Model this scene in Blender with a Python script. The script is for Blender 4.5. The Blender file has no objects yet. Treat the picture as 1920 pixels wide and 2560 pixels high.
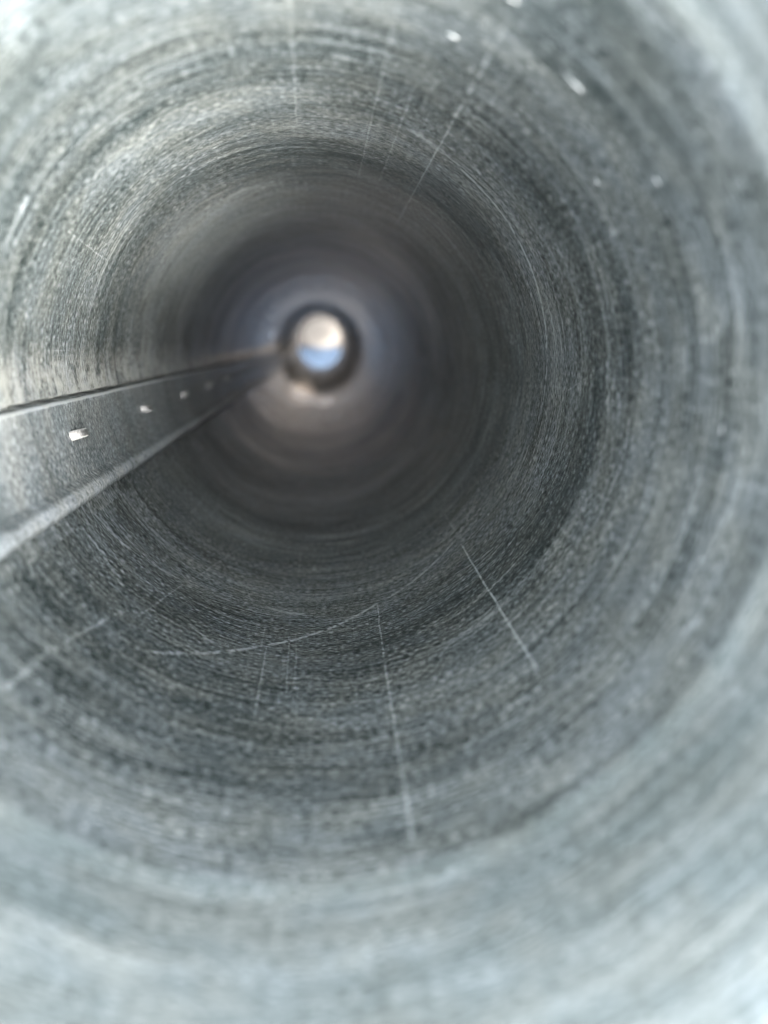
import bpy, bmesh, math, random
from mathutils import Vector, Matrix, noise as mnoise
random.seed(7)
SC = bpy.context.scene
COL = SC.collection
RAD = math.radians

# ------------------------------------------------------------------ scale
R = 0.05                      # pipe radius, metres
ZC = 24.5 * 0.05 + 0.08                     # height of the camera above the ground
T_MOUTH, T_STEP, T_END = 0.76, 1.42, 24.5      # depths below the camera, in pipe radii
CAMX, CAMY = 0.03, 0.17       # camera off the pipe axis, in pipe radii

# ------------------------------------------------------------------ camera
cd = bpy.data.cameras.new('camera')
cam = bpy.data.objects.new('camera', cd); COL.objects.link(cam)
SC.camera = cam
cd.sensor_fit = 'VERTICAL'; cd.sensor_height = 36.0; cd.sensor_width = 27.0
cd.lens = 36.0 * 1850 / 2560
cd.clip_start = 0.004; cd.clip_end = 500
cam.location = (CAMX * R, CAMY * R, ZC)
axis_in_cam = Vector((-158 / 1850, 422 / 1850, -1)).normalized()
cam.rotation_mode = 'QUATERNION'
cam.rotation_quaternion = axis_in_cam.rotation_difference(Vector((0, 0, -1)))
cd.dof.use_dof = True
cd.dof.focus_distance = 3.12 * R
cd.dof.aperture_fstop = cd.lens * 1e-3 / (0.060 * R)
cd.dof.aperture_blades = 0

# ------------------------------------------------------------------ sky, sun, exposure
SUN_EL, SUN_AZ = RAD(60), RAD(-47)            # direction towards the sun, azimuth from +X
w = bpy.data.worlds.new('World'); SC.world = w; w.use_nodes = True
nt = w.node_tree; nt.nodes.clear()
wo = nt.nodes.new('ShaderNodeOutputWorld'); bg = nt.nodes.new('ShaderNodeBackground')
sky = nt.nodes.new('ShaderNodeTexSky'); sky.sky_type = 'NISHITA'; sky.sun_disc = False
sky.sun_elevation = SUN_EL
sky.sun_rotation = math.pi / 2 - SUN_AZ
sky.air_density = 0.7; sky.dust_density = 1.2; sky.ozone_density = 1.0
bg.inputs['Strength'].default_value = 0.15
bw = nt.nodes.new('ShaderNodeRGBToBW'); mx = nt.nodes.new('ShaderNodeMix'); mx.data_type = 'RGBA'
mx.inputs[0].default_value = 0.9                                  # thin overcast: most of the sky's colour washed out
nt.links.new(sky.outputs[0], bw.inputs[0]); nt.links.new(sky.outputs[0], mx.inputs[6]); nt.links.new(bw.outputs[0], mx.inputs[7])
nt.links.new(mx.outputs[2], bg.inputs[0]); nt.links.new(bg.outputs[0], wo.inputs[0])
sd = bpy.data.lights.new('sun', 'SUN'); sun = bpy.data.objects.new('sun', sd); COL.objects.link(sun)
sd.energy = 0.5; sd.angle = RAD(24); sd.color = (1.0, 0.94, 0.86)
d = Vector((math.cos(SUN_EL) * math.cos(SUN_AZ), math.cos(SUN_EL) * math.sin(SUN_AZ), math.sin(SUN_EL)))
sun.rotation_mode = 'QUATERNION'; sun.rotation_quaternion = d.to_track_quat('Z', 'Y')
sun.location = (0.5, -0.5, 3)
SC.view_settings.view_transform = 'Standard'; SC.view_settings.look = 'None'
SC.view_settings.exposure = 5.22; SC.view_settings.gamma = 1.0
SC.view_settings.use_curve_mapping = False
SC.render.engine = 'CYCLES'
SC.cycles.max_bounces = 8; SC.cycles.diffuse_bounces = 4; SC.cycles.glossy_bounces = 7
SC.cycles.use_denoising = True
SC.cycles.sample_clamp_indirect = 6.0

# ------------------------------------------------------------------ node helpers
class NG:
    def __init__(s, name):
        s.m = bpy.data.materials.new(name); s.m.use_nodes = True
        s.t = s.m.node_tree; s.t.nodes.clear()
        s.out = s.t.nodes.new('ShaderNodeOutputMaterial')
        s.b = s.t.nodes.new('ShaderNodeBsdfPrincipled')
        s.t.links.new(s.b.outputs[0], s.out.inputs[0])
    def put(s, sock, v):
        if isinstance(v, bpy.types.NodeSocket): s.t.links.new(v, sock)
        elif v is not None: sock.default_value = v
    def math(s, op, a, b=None, c=None, clamp=False):
        n = s.t.nodes.new('ShaderNodeMath'); n.operation = op; n.use_clamp = clamp
        for i, v in enumerate((a, b, c)):
            if v is not None: s.put(n.inputs[i], v)
        return n.outputs[0]
    def mr(s, v, a, b, c=0.0, d=1.0, kind='SMOOTHSTEP'):
        n = s.t.nodes.new('ShaderNodeMapRange'); n.interpolation_type = kind
        for i, x in enumerate((v, a, b, c, d)): s.put(n.inputs[i], x)
        return n.outputs[0]
    def xyz(s, x, y, z=0.0):
        n = s.t.nodes.new('ShaderNodeCombineXYZ')
        for i, v in enumerate((x, y, z)): s.put(n.inputs[i], v)
        return n.outputs[0]
    def noise(s, vec, scale=1.0, detail=2.0, rough=0.5, dist=0.0):
        n = s.t.nodes.new('ShaderNodeTexNoise'); s.put(n.inputs['Vector'], vec)
        n.inputs['Scale'].default_value = scale; n.inputs['Detail'].default_value = detail
        n.inputs['Roughness'].default_value = rough; n.inputs['Distortion'].default_value = dist
        return n.outputs['Fac']
    def mix(s, f, a, b, kind='MIX'):
        n = s.t.nodes.new('ShaderNodeMix'); n.data_type = 'RGBA'; n.blend_type = kind
        s.put(n.inputs[0], f); s.put(n.inputs[6], a); s.put(n.inputs[7], b)
        return n.outputs[2]

# scratches: (azimuth deg, depth in radii) of both ends, half width in mm, strength
SCRATCH = [
    (91.9, 1.7, 93.2, 3.2, .16, .5), (77.0, 1.8, 77.1, 4.1, .15, .5), (62.6, 1.75, 60.6, 4.9, .17, .75),
    (71.0, 2.4, 71.1, 4.0, .13, .45), (-47.6, 3.35, -49.3, 1.95, .18, 1.5), (-46.2, 4.4, -46.9, 3.3, .13, .4),
    (-74.3, 3.15, -75.4, 2.5, .15, .75), (-75.4, 2.55, -76.5, 1.42, .22, .75), (-101.0, 2.75, -101.0, 2.1, .15, .5),
    (-96.4, 2.9, -95.6, 2.3, .12, .45), (-94.7, 2.9, -94.0, 2.35, .10, .4), (146.9, 2.75, 150.1, 3.4, .13, .6),
    (-124.3, 2.33, -101.4, 2.73, .4, .8), (-101.6, 2.72, -87.9, 2.92, .4, 1.1), (-88.1, 2.91, -73.4, 3.14, .4, 1.1),
    (-73.6, 3.13, -48.0, 3.40, .4, .8), (-48.2, 3.39, -30, 3.75, .3, .5),
    (-138.9, 1.70, -136.8, 2.07, .45, .5), (-136.9, 2.05, -131.5, 2.52, .35, .6),
    (-112.2, 4.1, -123.7, 3.06, .16, .5), (-123.6, 3.08, -129, 2.5, .16, .45), (-118, 3.9, -104, 3.0, .12, .3),
    (-140, 3.4, -112, 2.9, .12, .35), (-84, 3.05, -60, 2.55, .14, .35), (-60.2, 2.56, -35, 2.1, .14, .3),
    (64, 3.0, 18, 3.12, .10, .0), (56, 3.0, 36, 3.05, .35, 2.2), (36.2, 3.05, 8, 3.16, .4, 2.2), (8.2, 3.16, -10, 3.22, .3, .8),
    (30, 3.45, 4, 3.62, .1, .45), (75, 3.05, 64, 3.1, .1, .5), (12, 2.8, -20, 2.72, .1, .25), (-20, 2.35, -46, 2.28, .12, .3),
    (100, 2.8, 128, 2.72, .12, .25), (120, 3.3, 160, 3.2, .12, .2), (-8, 1.75, -30, 1.62, .3, .35), (-55, 1.6, -80, 1.5, .3, .35),
]

rs = random.Random(21)
for _ in range(16):                              # stray hairlines round, along and slantwise
    a0 = rs.uniform(-150, 180); t0 = rs.uniform(1.9, 4.6); kind = rs.random()
    if kind < .55: da, dt = rs.uniform(12, 34), rs.uniform(-.25, .25)
    elif kind < .8: da, dt = rs.uniform(-1.5, 1.5), rs.uniform(.25, .8)
    else: da, dt = rs.uniform(8, 18), rs.uniform(-.8, .8)
    SCRATCH.append((a0, t0, a0 + da, t0 + dt, rs.uniform(.09, .2), rs.uniform(.25, .6)))

def zinc(name, scratches=True, base_lo=(0.018, 0.026, 0.0255), base_hi=(0.35, 0.380, 0.363), metallic=0.15, streak=1.0, contrast=1.0):
    g = NG(name)
    uv = g.t.nodes.new('ShaderNodeUVMap'); uv.uv_map = 'UVMap'
    sp = g.t.nodes.new('ShaderNodeSeparateXYZ'); g.t.links.new(uv.outputs[0], sp.inputs[0])
    u, v = sp.outputs[0], sp.outputs[1]           # millimetres round the pipe, millimetres down it
    # crystalline specks of the zinc coat, drawn out round the pipe by the rolling
    speck = g.noise(g.xyz(g.math('MULTIPLY', u, 0.8), g.math('MULTIPLY', v, 4.6)), 1.0, 2.0, 0.6)
    wide = g.noise(g.xyz(g.math('MULTIPLY', u, 0.018), g.math('MULTIPLY', v, 0.03), 1.7), 1.0, 3.0, 0.55)
    vr = g.math('MULTIPLY_ADD', g.math('SUBTRACT', wide, 0.5), 9.0, v)      # the rolling lines wander
    grain = g.noise(g.xyz(g.math('MULTIPLY', u, 0.035), g.math('MULTIPLY', vr, 2.6), 7.1), 1.0, 3.0, 0.7)
    blot = g.noise(g.xyz(g.math('MULTIPLY', u, 0.13), g.math('MULTIPLY', v, 0.22), 3.3), 1.0, 4.0, 0.6)
    ring = g.noise(g.xyz(g.math('MULTIPLY', u, 0.008), g.math('MULTIPLY', vr, 0.16), 5.9), 1.0, 4.0, 0.6)
    hair = g.noise(g.xyz(g.math('MULTIPLY', u, 3.0), g.math('MULTIPLY', v, 0.03), 2.2), 1.0, 2.0, 0.5)
    hx = g.math('ADD', g.math('MULTIPLY', u, 0.8), g.math('MULTIPLY', v, 1.6))
    hy = g.math('SUBTRACT', g.math('MULTIPLY', u, 0.02), g.math('MULTIPLY', v, 0.012))
    helix = g.noise(g.xyz(hx, hy, 9.0), 1.0, 2.0, 0.5)
    val = g.math('MULTIPLY_ADD', g.math('SUBTRACT', speck, 0.5), 4.4 * contrast, 0.15 + 0.06 * (1 - contrast))
    val = g.math('MULTIPLY_ADD', g.math('SUBTRACT', grain, 0.5), 2.9 * streak * contrast, val)
    val = g.math('MULTIPLY_ADD', g.math('SUBTRACT', blot, 0.5), 0.4 * contrast, val)
    val = g.math('MULTIPLY_ADD', g.math('SUBTRACT', wide, 0.5), 0.7, val)
    val = g.math('MULTIPLY_ADD', g.math('SUBTRACT', ring, 0.5), (0.7 if contrast == 1.0 else 0.25) * streak, val)
    val = g.math('MULTIPLY_ADD', g.math('SUBTRACT', g.noise(g.xyz(g.math('MULTIPLY', u, 0.006), g.math('MULTIPLY', vr, 0.035), 31.0), 1.0, 3.0, 0.6), 0.5), (1.0 if contrast == 1.0 else 0.3) * streak, val)
    long = g.noise(g.xyz(g.math('MULTIPLY', u, 0.02), g.math('MULTIPLY', vr, 0.75), 77.0), 1.0, 3.0, 0.65)
    val = g.math('MULTIPLY_ADD', g.math('SUBTRACT', long, 0.5), 0.5 * streak * contrast, val)
    # hairline arcs: thin contours of drawn-out noise, broken into patches
    for k, (fu, fv, sl) in enumerate(((0.010, 0.16, 0.0), (0.012, 0.13, 0.30), (0.012, 0.13, -0.35), (0.11, 0.008, 0.0))):
        vv = g.math('MULTIPLY_ADD', u, sl, v)
        n = g.noise(g.xyz(g.math('MULTIPLY', u, fu), g.math('MULTIPLY', vv, fv), 40.0 + 3 * k), 1.0, 1.5, 0.5)
        ln = g.mr(g.math('ABSOLUTE', g.math('SUBTRACT', n, 0.5)), 0.002, 0.010, 1.0, 0.0)
        pm = g.mr(g.noise(g.xyz(g.math('MULTIPLY', u, .05), g.math('MULTIPLY', v, .07), 60.0 + k), 1.0, 4.0, 0.7), 0.48, 0.66)
        val = g.math('MULTIPLY_ADD', g.math('MULTIPLY', ln, pm), (0.5 if k < 3 else 0.2) * (1.0 if contrast == 1.0 else 0.3), val)
    val = g.math('MULTIPLY_ADD', g.mr(hair, 0.64, 0.8), 0.3, val)
    val = g.math('MULTIPLY_ADD', g.mr(helix, 0.66, 0.8), 0.3, val)
    if scratches:
        wob = g.math('MULTIPLY', g.math('SUBTRACT', g.noise(g.xyz(g.math('MULTIPLY', u, .15), g.math('MULTIPLY', v, .15), 4.0), 1, 2), 0.5), 0.7)
        uw, vw = g.math('ADD', u, wob), g.math('ADD', v, wob)
        acc = None
        for a0, t0, a1, t1, hw, st in SCRATCH:
            if st <= 0: continue
            mm = R * 1000
            p0 = (RAD(a0) * mm, t0 * mm); p1 = (RAD(a1) * mm, t1 * mm)
            L = math.hypot(p1[0] - p0[0], p1[1] - p0[1]); dx, dy = (p1[0] - p0[0]) / L, (p1[1] - p0[1]) / L
            # across and along the scratch
            ac = g.math('MULTIPLY_ADD', uw, -dy, g.math('MULTIPLY_ADD', vw, dx, p0[0] * dy - p0[1] * dx))
            al = g.math('MULTIPLY_ADD', u, dx / L, g.math('MULTIPLY_ADD', v, dy / L, -(p0[0] * dx + p0[1] * dy) / L))
            k = g.mr(g.math('ABSOLUTE', ac), hw * 0.5, hw * 1.5, st, 0.0)
            e = g.mr(g.math('ABSOLUTE', g.math('SUBTRACT', al, 0.5)), 0.40, 0.5, 1.0, 0.0)
            k = g.math('MULTIPLY', k, e)
            acc = k if acc is None else g.math('MAXIMUM', acc, k)
        patchy = g.mr(g.noise(g.xyz(g.math('MULTIPLY', u, 1.1), g.math('MULTIPLY', v, 1.1), 8.0), 1, 3), 0.36, 0.6)
        scr = g.math('MULTIPLY', acc, g.math('MULTIPLY_ADD', patchy, 0.85, 0.15))
        val = g.math('MULTIPLY_ADD', scr, 1.0, val)
    az_u = math.radians(1) * R * 1000
    if scratches:
        # paler beige band where the sheet was folded beside the seam
        du = g.math('WRAP', g.math('SUBTRACT', u, -177.2 * az_u), 180 * az_u, -180 * az_u)
        sc = g.mr(du, -14 * az_u, 2.0 * az_u, 0.0, 1.0)
        sc = g.math('MULTIPLY', sc, g.mr(du, 0.0, 0.4 * az_u, 1.0, 0.0))
        sc = g.math('MULTIPLY', sc, g.mr(g.noise(g.xyz(g.math('MULTIPLY', u, .25), g.math('MULTIPLY', v, .25), 15.0), 1, 4, .7), .3, .62))
        val = g.math('MULTIPLY_ADD', sc, 1.2, val)
    else:
        # highlight painted along the rounded shoulder, and rubbed lip of the fold
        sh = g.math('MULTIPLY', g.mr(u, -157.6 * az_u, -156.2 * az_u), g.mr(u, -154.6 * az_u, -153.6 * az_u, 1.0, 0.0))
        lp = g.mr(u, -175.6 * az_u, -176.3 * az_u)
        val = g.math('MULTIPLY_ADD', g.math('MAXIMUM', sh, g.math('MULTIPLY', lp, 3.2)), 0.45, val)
    if scratches:
        # sun sheen painted as paler bands, broken by the rolling lines
        for a0, t0, su, sv, st in ((128, 4.6, 26, 45, .30), (112, 2.8, 30, 9, .18), (150, 3.35, 14, 8, .18)):
            mm = R * 1000
            du = g.math('DIVIDE', g.math('SUBTRACT', u, RAD(a0) * mm), su); dv = g.math('DIVIDE', g.math('SUBTRACT', v, t0 * mm), sv)
            r2 = g.math('ADD', g.math('MULTIPLY', du, du), g.math('MULTIPLY', dv, dv))
            r2 = g.math('MULTIPLY_ADD', g.math('SUBTRACT', ring, 0.5), 3.0, g.math('MULTIPLY_ADD', g.math('SUBTRACT', blot, 0.5), 1.5, r2))
            val = g.math('MULTIPLY_ADD', g.mr(r2, 0.0, 1.4, st, 0.0), 1.0, val)
    valc = g.math('MAXIMUM', g.math('MINIMUM', val, 1.25), 0.0)
    tint = g.noise(g.xyz(g.math('MULTIPLY', u, 0.09), g.math('MULTIPLY', v, 0.13), 12.0), 1.0, 3.0, 0.6)
    lo = g.mix(g.mr(tint, 0.35, 0.65), base_lo + (1,), (base_lo[0] * .92, base_lo[1] * 1.02, base_lo[2] * 1.03, 1))
    hi = g.mix(g.mr(tint, 0.35, 0.65), base_hi + (1,), (base_hi[0] * .97, base_hi[1], base_hi[2] * 1.08, 1))
    colr = g.mix(valc, lo, hi)
    if scratches:
        colr = g.mix(g.math('MULTIPLY', sc, 0.3), colr, (0.42, 0.36, 0.28, 1))
        # shade round the outlet put into the colour of the last stretch
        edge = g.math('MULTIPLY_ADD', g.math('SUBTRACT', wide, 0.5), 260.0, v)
        outlet_shade = g.mr(edge, 15.6 * R * 1000, 18.6 * R * 1000, 0.0, 0.92)
        brown_glow = g.mr(edge, 6.0 * R * 1000, 10.5 * R * 1000, 0.0, 0.9)       # brown light off the ground, tinted into the wall further up
        colr = g.mix(brown_glow, colr, (0.47, 0.365, 0.275, 1))
        brown_glow = g.math('MULTIPLY', brown_glow, g.math('SUBTRACT', 1.0, outlet_shade))
        colr = g.mix(outlet_shade, colr, (0.055, 0.038, 0.028, 1))
        # tan reflections near the outlet painted as shiny metal patches
        tan_glint = None
        mm = R * 1000
        def spot(a0, t0, su, sv, soft=1.6):
            du = g.math('DIVIDE', g.math('SUBTRACT', u, RAD(a0) * mm), su)
            dv = g.math('DIVIDE', g.math('SUBTRACT', v, t0 * mm), sv)
            r2 = g.math('ADD', g.math('MULTIPLY', du, du), g.math('MULTIPLY', dv, dv))
            r2 = g.math('MULTIPLY_ADD', g.math('SUBTRACT', wide, 0.5), soft, r2)
            return g.mr(g.math('MULTIPLY_ADD', g.math('SUBTRACT', ring, 0.5), 1.2, r2), 0.1, 1.3, 1.0, 0.0)
        for a0, t0, su, sv in ((-112, 16.0, 18, 150), (-84, 15.0, 14, 80), (164, 15.6, 9, 80)):
            k = spot(a0, t0, su, sv)
            tan_glint = k if tan_glint is None else g.math('MAXIMUM', tan_glint, k)
        tan_glint = g.math('MULTIPLY', tan_glint, 0.9)
        colr = g.mix(tan_glint, colr, (0.95, 0.74, 0.55, 1))
        g.put(g.b.inputs['Metallic'], g.math('MAXIMUM', g.math('MULTIPLY_ADD', tan_glint, 0.8, metallic), g.math('MULTIPLY', brown_glow, 0.9)))
        g.put(g.b.inputs['Coat Weight'], g.math('MULTIPLY', g.math('MULTIPLY', g.math('MULTIPLY_ADD', outlet_shade, -0.6, 0.6), g.math('MULTIPLY_ADD', brown_glow, -0.75, 1.0)), g.mr(g.math('ADD', wide, g.math('MULTIPLY', blot, 0.6)), 0.6, 1.0, 0.6, 1.45)))
    else:
        g.b.inputs['Coat Weight'].default_value = 0.5
    g.put(g.b.inputs['Base Color'], colr)
    if not scratches: g.b.inputs['Metallic'].default_value = metallic
    rough = g.math('MULTIPLY_ADD', g.math('SUBTRACT', blot, 0.5), 0.35, 0.44)
    if scratches: rough = g.math('MULTIPLY', rough, g.math('MULTIPLY_ADD', g.math('MAXIMUM', tan_glint, g.math('MULTIPLY', brown_glow, 0.6)), -0.65, 1.0))
    g.put(g.b.inputs['Roughness'], rough)
    g.b.inputs['Coat Roughness'].default_value = 0.25; g.b.inputs['Coat IOR'].default_value = 1.6
    hgt = g.math('ADD', g.math('MULTIPLY', speck, 0.6), g.math('MULTIPLY', grain, 0.6 * streak))
    bp = g.t.nodes.new('ShaderNodeBump'); bp.inputs['Strength'].default_value = 0.55
    bp.inputs['Distance'].default_value = 0.00010
    if scratches: g.put(bp.inputs['Strength'], g.math('MULTIPLY_ADD', g.math('MAXIMUM', tan_glint, brown_glow), -0.5, 0.5))
    g.t.links.new(hgt, bp.inputs['Height']); g.t.links.new(bp.outputs[0], g.b.inputs['Normal'])
    return g.m

M_WALL = zinc('galvanised_steel')
M_SOCKET = zinc('galvanised_steel_lit', base_lo=(0.062, 0.074, 0.071), base_hi=(0.43, 0.465, 0.445), contrast=0.6)  # lighter copy of the wall zinc: brightness near the mouth put into the colour
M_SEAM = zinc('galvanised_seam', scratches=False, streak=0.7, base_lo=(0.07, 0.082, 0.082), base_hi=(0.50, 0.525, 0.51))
M_MARK = zinc('pressed_bright_steel', scratches=False, base_lo=(0.36, 0.355, 0.34), base_hi=(0.66, 0.65, 0.63), metallic=0.2, streak=0.2)

def simple(name, c0, c1, scale, rough=0.8):
    g = NG(name); tc = g.t.nodes.new('ShaderNodeTexCoord')
    n = g.noise(tc.outputs['Object'], scale, 5.0, 0.6)
    g.put(g.b.inputs['Base Color'], g.mix(g.mr(n, 0.3, 0.7), c0 + (1,), c1 + (1,)))
    g.b.inputs['Roughness'].default_value = rough
    bp = g.t.nodes.new('ShaderNodeBump'); bp.inputs['Strength'].default_value = 0.3; bp.inputs['Distance'].default_value = 0.002
    g.t.links.new(n, bp.inputs['Height']); g.t.links.new(bp.outputs[0], g.b.inputs['Normal'])
    return g.m

# ------------------------------------------------------------------ mesh helpers
def link(name, me, mat, parent=None, smooth=True):
    o = bpy.data.objects.new(name, me); COL.objects.link(o)
    if mat and not me.materials: me.materials.append(mat)
    if smooth:
        for p in me.polygons: p.use_smooth = True
    if parent: o.parent = parent
    return o

def sheet(name, rows, closed):
    """rows: lists of (point, u_mm, v_mm); quads between neighbouring rows, facing the axis"""
    n = len(rows[0]); vs = [p for r in rows for p, _, _ in r]
    fs, uvs = [], []
    for i in range(len(rows) - 1):
        for j in range(n if closed else n - 1):
            k = (j + 1) % n
            q = [(i, j), (i, k), (i + 1, k), (i + 1, j)]
            fs.append([a * n + b for a, b in q])
            for a, b in q:
                _, uu, vv = rows[a][b]
                if k == 0 and b == 0: uu += 2 * math.pi * R * 1000
                uvs.append((uu, vv))
    me = bpy.data.meshes.new(name); me.from_pydata([tuple(v) for v in vs], [], fs)
    lay = me.uv_layers.new(name='UVMap')
    for i, c in enumerate(uvs): lay.data[i].uv = c
    return me

def P(az, r, t):
    """point on the pipe from azimuth (degrees), radius and depth (both in pipe radii); pipe-local, outlet at z = 0"""
    bow = 0.22 * max(0, (t - 9) / (T_END - 9)) ** 2            # the far length is slightly bowed
    return Vector((r * R * math.cos(RAD(az)), (r * math.sin(RAD(az)) + bow) * R, (T_END - t) * R))

def n1(x, y=0.0, z=0.0): return mnoise.noise(Vector((x, y, z)))

def smooth(a, b, x):
    x = min(1, max(0, (x - a) / (b - a))); return x * x * (3 - 2 * x)

def taper(c, s, t):
    f, g = smooth(13, T_END, t), smooth(16.5, 20.5, t)
    return (1 + f * (0.10 * s * s - 0.07 * c * c)) * (1 - 0.24 * g)

def wall_r(az, t):
    """radius of the wall, in pipe radii"""
    c, s = math.cos(RAD(az)), math.sin(RAD(az))
    r = 1.0 + 0.0035 * n1(c * 1.2, s * 1.2, t * 0.7) + 0.0016 * n1(c * .6, s * .6, t * 3.1)
    r += 0.0009 * n1(c * .3, s * .3, t * 9.0)
    # the sheet turns in towards the lock seam and dips into the fold beside it
    d = (az + 177.3 + 180) % 360 - 180
    wv = 0.5 * n1(t * 2.3, 4.0) + 0.45 * n1(t * 8.0, 8.0)
    r -= 0.016 * math.exp(-((min(d, 0) / 5.0) ** 2)) * (1 if d < 0.9 else 0)
    g = d - 0.1 - wv
    r += 0.045 * math.exp(-(g / 0.28) ** 2)
    # pleats of the crimped joint, then a slightly oval lower length
    k = smooth(10.6, 11.6, t) * (1 - smooth(13.2, 14.0, t))
    r += k * (0.006 * max(0, n1(c * 1.3, s * 1.3, 60) + .15) * math.sin(RAD(az) * 26 + 2.5 * n1(c, s, 50)) - 0.012) + 0.0015 * smooth(8.5, 12, t) * n1(c * 4, s * 4, 90) + 0.004 * smooth(8.5, 12, t) * n1(c * 1.5, s * 1.5, t * .45 + 70)
    r *= taper(c, s, t)
    return r

AZ = []
a = -150.0
while a < 210.0 - 1e-6:
    AZ.append(a)
    dd = abs((a + 177.0 + 180) % 360 - 180)
    a += 0.2 if dd < 2.4 else (0.7 if dd < 6 else 1.5)
# ------------------------------------------------------------------ the pipe
pipe = bpy.data.objects.new('metal_pipe', None); COL.objects.link(pipe)
pipe.location = (0, 0, ZC - T_END * R)
pipe['label'] = 'long grey galvanised metal pipe seen down its scratched inside, a lock seam along it'
pipe['category'] = 'pipe'

def ts(t0, t1, n, p=1.0): return [t0 + (t1 - t0) * (i / n) ** p for i in range(n + 1)]

rows = []
for t in ts(T_STEP, 8.0, 130, 1.2) + ts(8.0, T_END, 150)[1:]:
    rows.append([(P(az, wall_r(az, t), t), RAD(az) * R * 1000, t * R * 1000) for az in AZ])
body = link('pipe_wall', sheet('pipe_wall', rows, True), M_WALL, pipe)
# outer skin, so that the pipe has thickness
def outer(t): return [(P(az, 1.055, t), RAD(az) * R * 1000, t * R * 1000) for az in reversed(range(-180, 180, 5))]
link('outer_skin', sheet('outer_skin', [outer(t) for t in ts(T_STEP, T_END, 12)], True), M_SOCKET, pipe)

# the wider socket at the mouth: a step, then a plain band, then the rolled lip
def sock_r(az, t):
    c, s = math.cos(RAD(az)), math.sin(RAD(az))
    return 1.0 + 0.007 + 0.003 * n1(c * 1.1, s * 1.1, t * 0.8 + 30) + 0.012 * (1 - smooth(T_MOUTH, T_STEP, t))
rows = []
SA = [-180 + 1.5 * i for i in range(240)]
def edge_t(az): return T_STEP + 0.012 * n1(math.cos(RAD(az)) * 2, math.sin(RAD(az)) * 2, 3)
for k in range(9):                                            # rolled lip, outside to inside
    q = math.pi * (1 - k / 8)
    rows.append([(P(az, sock_r(az, T_MOUTH) + 0.03 - 0.03 * -math.cos(q), T_MOUTH - 0.03 * math.sin(q)), RAD(az) * R * 1000, (T_MOUTH - 0.03 * math.sin(q)) * R * 1000) for az in SA])
rows = rows[::1]
for t in ts(T_MOUTH, T_STEP - 0.06, 40):
    rows.append([(P(az, sock_r(az, t), t), RAD(az) * R * 1000, t * R * 1000) for az in SA])
for k in range(1, 9):                                         # rounded step in to the pipe proper
    f = k / 8
    rows.append([(P(az, sock_r(az, T_STEP - .06) + (0.996 - sock_r(az, T_STEP - .06)) * smooth(0, 1, f), T_STEP - 0.06 + 0.075 * f), RAD(az) * R * 1000, (T_STEP - 0.06 + 0.09 * f) * R * 1000) for az in SA])
link('socket', sheet('socket', rows, True), M_SOCKET, pipe)

# lock seam: profile from its upper lip to its lower shoulder (azimuth, radius)
PROF = [(-176.5, 1.012), (-176.55, 0.984), (-176.35, 0.977), (-175.9, 0.974), (-175.2, 0.9745), (-173.6, .9735), (-171, .971), (-168, .969), (-165, .968),
        (-162, .9685), (-160, .970), (-159.2, .971), (-158.7, .9705), (-158.0, .963), (-157.0, .955), (-156, .951), (-155.2, .951), (-154.5, .9545), (-153.9, .963),
        (-153.5, .978), (-153.6, .992), (-153.9, 1.012)]
rows = []
for t in ts(T_STEP - 0.03, 9.0, 200, 1.2) + ts(9.0, T_END, 90)[1:]:
    up = 0.30 * n1(t * 1.9, 1.0) + 0.16 * n1(t * 7.0, 2.0); lo = 0.35 * n1(t * 1.1, 5.0) + 0.12 * n1(t * 5, 6.0)
    row = []
    for i, (az, r) in enumerate(PROF):
        q = i / (len(PROF) - 1)
        az2 = az + up * max(0, 1 - q * 4) + lo * max(0, q * 2.5 - 1.5)
        rr = r + 0.0025 * n1(t * 1.3, az * .2, 3) + 0.001 * n1(t * 5, az * .3, 7)
        c, s = math.cos(RAD(az2)), math.sin(RAD(az2))
        rr *= taper(c, s, t)
        row.append((P(az2, rr, t), RAD(az) * R * 1000, t * R * 1000))
    rows.append(row)
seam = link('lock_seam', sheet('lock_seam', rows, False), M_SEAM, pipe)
# pressed tabs along the seam
def tab_mesh():
    bm = bmesh.new(); mm = 0.001
    # x across the seam, y inwards, z up the pipe (towards the mouth)
    pts = [(-.9, -.6, 2.4), (.9, -.6, 2.4), (1., .45, 2.3), (-1., .45, 2.3), (-.9, -.6, -2.6), (.9, -.6, -2.6), (.9, 2.6, -2.4), (-.9, 2.6, -2.4)]
    v = [bm.verts.new((x * mm, y * mm, z * mm)) for x, y, z in pts]
    for q in ((0, 1, 2, 3), (3, 2, 6, 7), (7, 6, 5, 4), (1, 5, 6, 2), (4, 0, 3, 7), (4, 5, 1, 0)): bm.faces.new([v[i] for i in q])
    bmesh.ops.bevel(bm, geom=bm.edges[:], offset=0.2 * mm, segments=2, affect='EDGES')
    bmesh.ops.recalc_face_normals(bm, faces=bm.faces[:])
    uvl = bm.loops.layers.uv.new('UVMap')
    for f in bm.faces:
        for l in f.loops: l[uvl].uv = (l.vert.co.x * 1000, (l.vert.co.z + l.vert.co.y) * 1000)
    me = bpy.data.meshes.new('clinch_tab'); bm.to_mesh(me); bm.free(); return me
tm = tab_mesh(); tm.materials.append(M_MARK)
for p in tm.polygons: p.use_smooth = True
k = 0; t = 3.02 - 1.18
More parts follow.
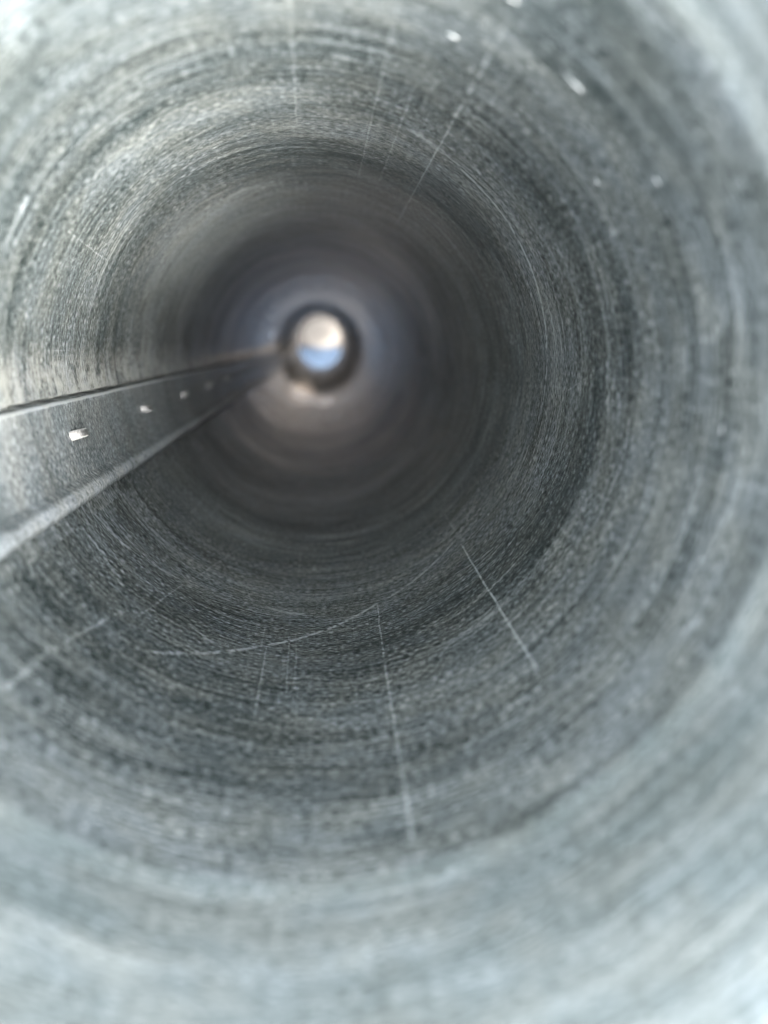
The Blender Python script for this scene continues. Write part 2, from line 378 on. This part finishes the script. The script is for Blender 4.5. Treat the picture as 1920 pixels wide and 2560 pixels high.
while t < 24:
    az = -168.4 + 0.5 * n1(t * 3.3, 9)
    o = bpy.data.objects.new('clinch_tab', tm); COL.objects.link(o); o.parent = seam
    rr = 0.969 * taper(1, 0, t)
    inw = Vector((-math.cos(RAD(az)), -math.sin(RAD(az)), 0)); zz = Vector((0, 0, 1)); xx = inw.cross(zz)
    m = Matrix((xx, inw, zz)).transposed().to_4x4(); m.translation = P(az, rr, t)
    o.matrix_local = m @ Matrix.Rotation(RAD(random.uniform(-7, 7)), 4, 'Y')
    o.scale = (random.uniform(.85, 1.1), random.uniform(.85, 1.1), random.uniform(.85, 1.1))
    t += 1.18; k += 1

# drips of zinc and small dings that catch the light
def drip_mesh():
    bm = bmesh.new(); bmesh.ops.create_uvsphere(bm, u_segments=12, v_segments=8, radius=0.001)
    for v in bm.verts: v.co.x *= 1.0 + 0.4 * (v.co.x > 0)
    uvl = bm.loops.layers.uv.new('UVMap')
    for f in bm.faces:
        for l in f.loops: l[uvl].uv = (l.vert.co.x * 1000, l.vert.co.z * 1000)
    me = bpy.data.meshes.new('zinc_drip'); bm.to_mesh(me); bm.free(); return me
dm = drip_mesh(); dm.materials.append(M_SEAM)
for p in dm.polygons: p.use_smooth = True
for az, t, su, sv in ((68.3, 2.06, .8, .2), (71.5, 1.87, .35, .2), (63.5, 1.76, .8, .18), (50.5, 1.88, 1.3, .13), (37.5, 2.13, .4, .16), (33.7, 1.83, .6, .15), (-37, 3.3, .25, .12), (-1.5, 1.72, .7, .12)):
    o = bpy.data.objects.new('zinc_drip', dm); COL.objects.link(o); o.parent = body
    inw = Vector((-math.cos(RAD(az)), -math.sin(RAD(az)), 0)); zz = Vector((0, 0, 1)); xx = inw.cross(zz)
    m = Matrix((xx, inw, zz)).transposed().to_4x4(); m.translation = P(az, wall_r(az, t), t)
    o.matrix_local = m @ Matrix.Diagonal((su, 0.28, sv, 1))

# ------------------------------------------------------------------ what shows through the far opening
M_GROUND = simple('pale_concrete', (0.034, 0.0275, 0.0215), (0.045, 0.037, 0.029), 9.0)
bm = bmesh.new(); bmesh.ops.create_grid(bm, x_segments=40, y_segments=40, size=60)
me = bpy.data.meshes.new('ground'); bm.to_mesh(me); bm.free()
gr = link('ground', me, M_GROUND); gr['kind'] = 'structure'

# flat beige stone
bm = bmesh.new(); bmesh.ops.create_icosphere(bm, subdivisions=4, radius=1)
for v in bm.verts:
    k = 1 + 0.10 * mnoise.noise(v.co * 1.6 + Vector((4, 1, 2))) + 0.04 * mnoise.noise(v.co * 5)
    v.co = Vector((v.co.x * .030, v.co.y * .024, v.co.z * .006)) * k
me = bpy.data.meshes.new('stone'); bm.to_mesh(me); bm.free()
st = link('stone', me, simple('beige_stone', (0.062, 0.053, 0.043), (0.072, 0.062, 0.050), 60))
st.location = (0.004, 0.024, 0.0055)
st['label'] = 'flat beige stone in the upper half of the far opening'; st['category'] = 'stone'

# blue sheet, edge gently buckled
bm = bmesh.new(); nx, ny = 60, 40
grid = [[bm.verts.new((-.055 + .11 * i / nx, -.062 + .064 * j / ny + (.004 * n1(i * .3, 2) if j == ny else 0), 0.003 + .0012 * (0.5 + n1(i * .12, j * .12)) )) for i in range(nx + 1)] for j in range(ny + 1)]
for j in range(ny):
    for i in range(nx): bm.faces.new((grid[j][i], grid[j][i + 1], grid[j + 1][i + 1], grid[j + 1][i]))
ret = bmesh.ops.solidify(bm, geom=bm.faces[:], thickness=0.0012)
me = bpy.data.meshes.new('blue_sheet'); bm.to_mesh(me); bm.free()
bs = link('plastic_sheet', me, simple('pale_blue_plastic', (0.027, 0.047, 0.078), (0.031, 0.053, 0.087), 12, 0.8))
bs['label'] = 'pale blue sheet filling the lower half of the far opening'; bs['category'] = 'sheet'
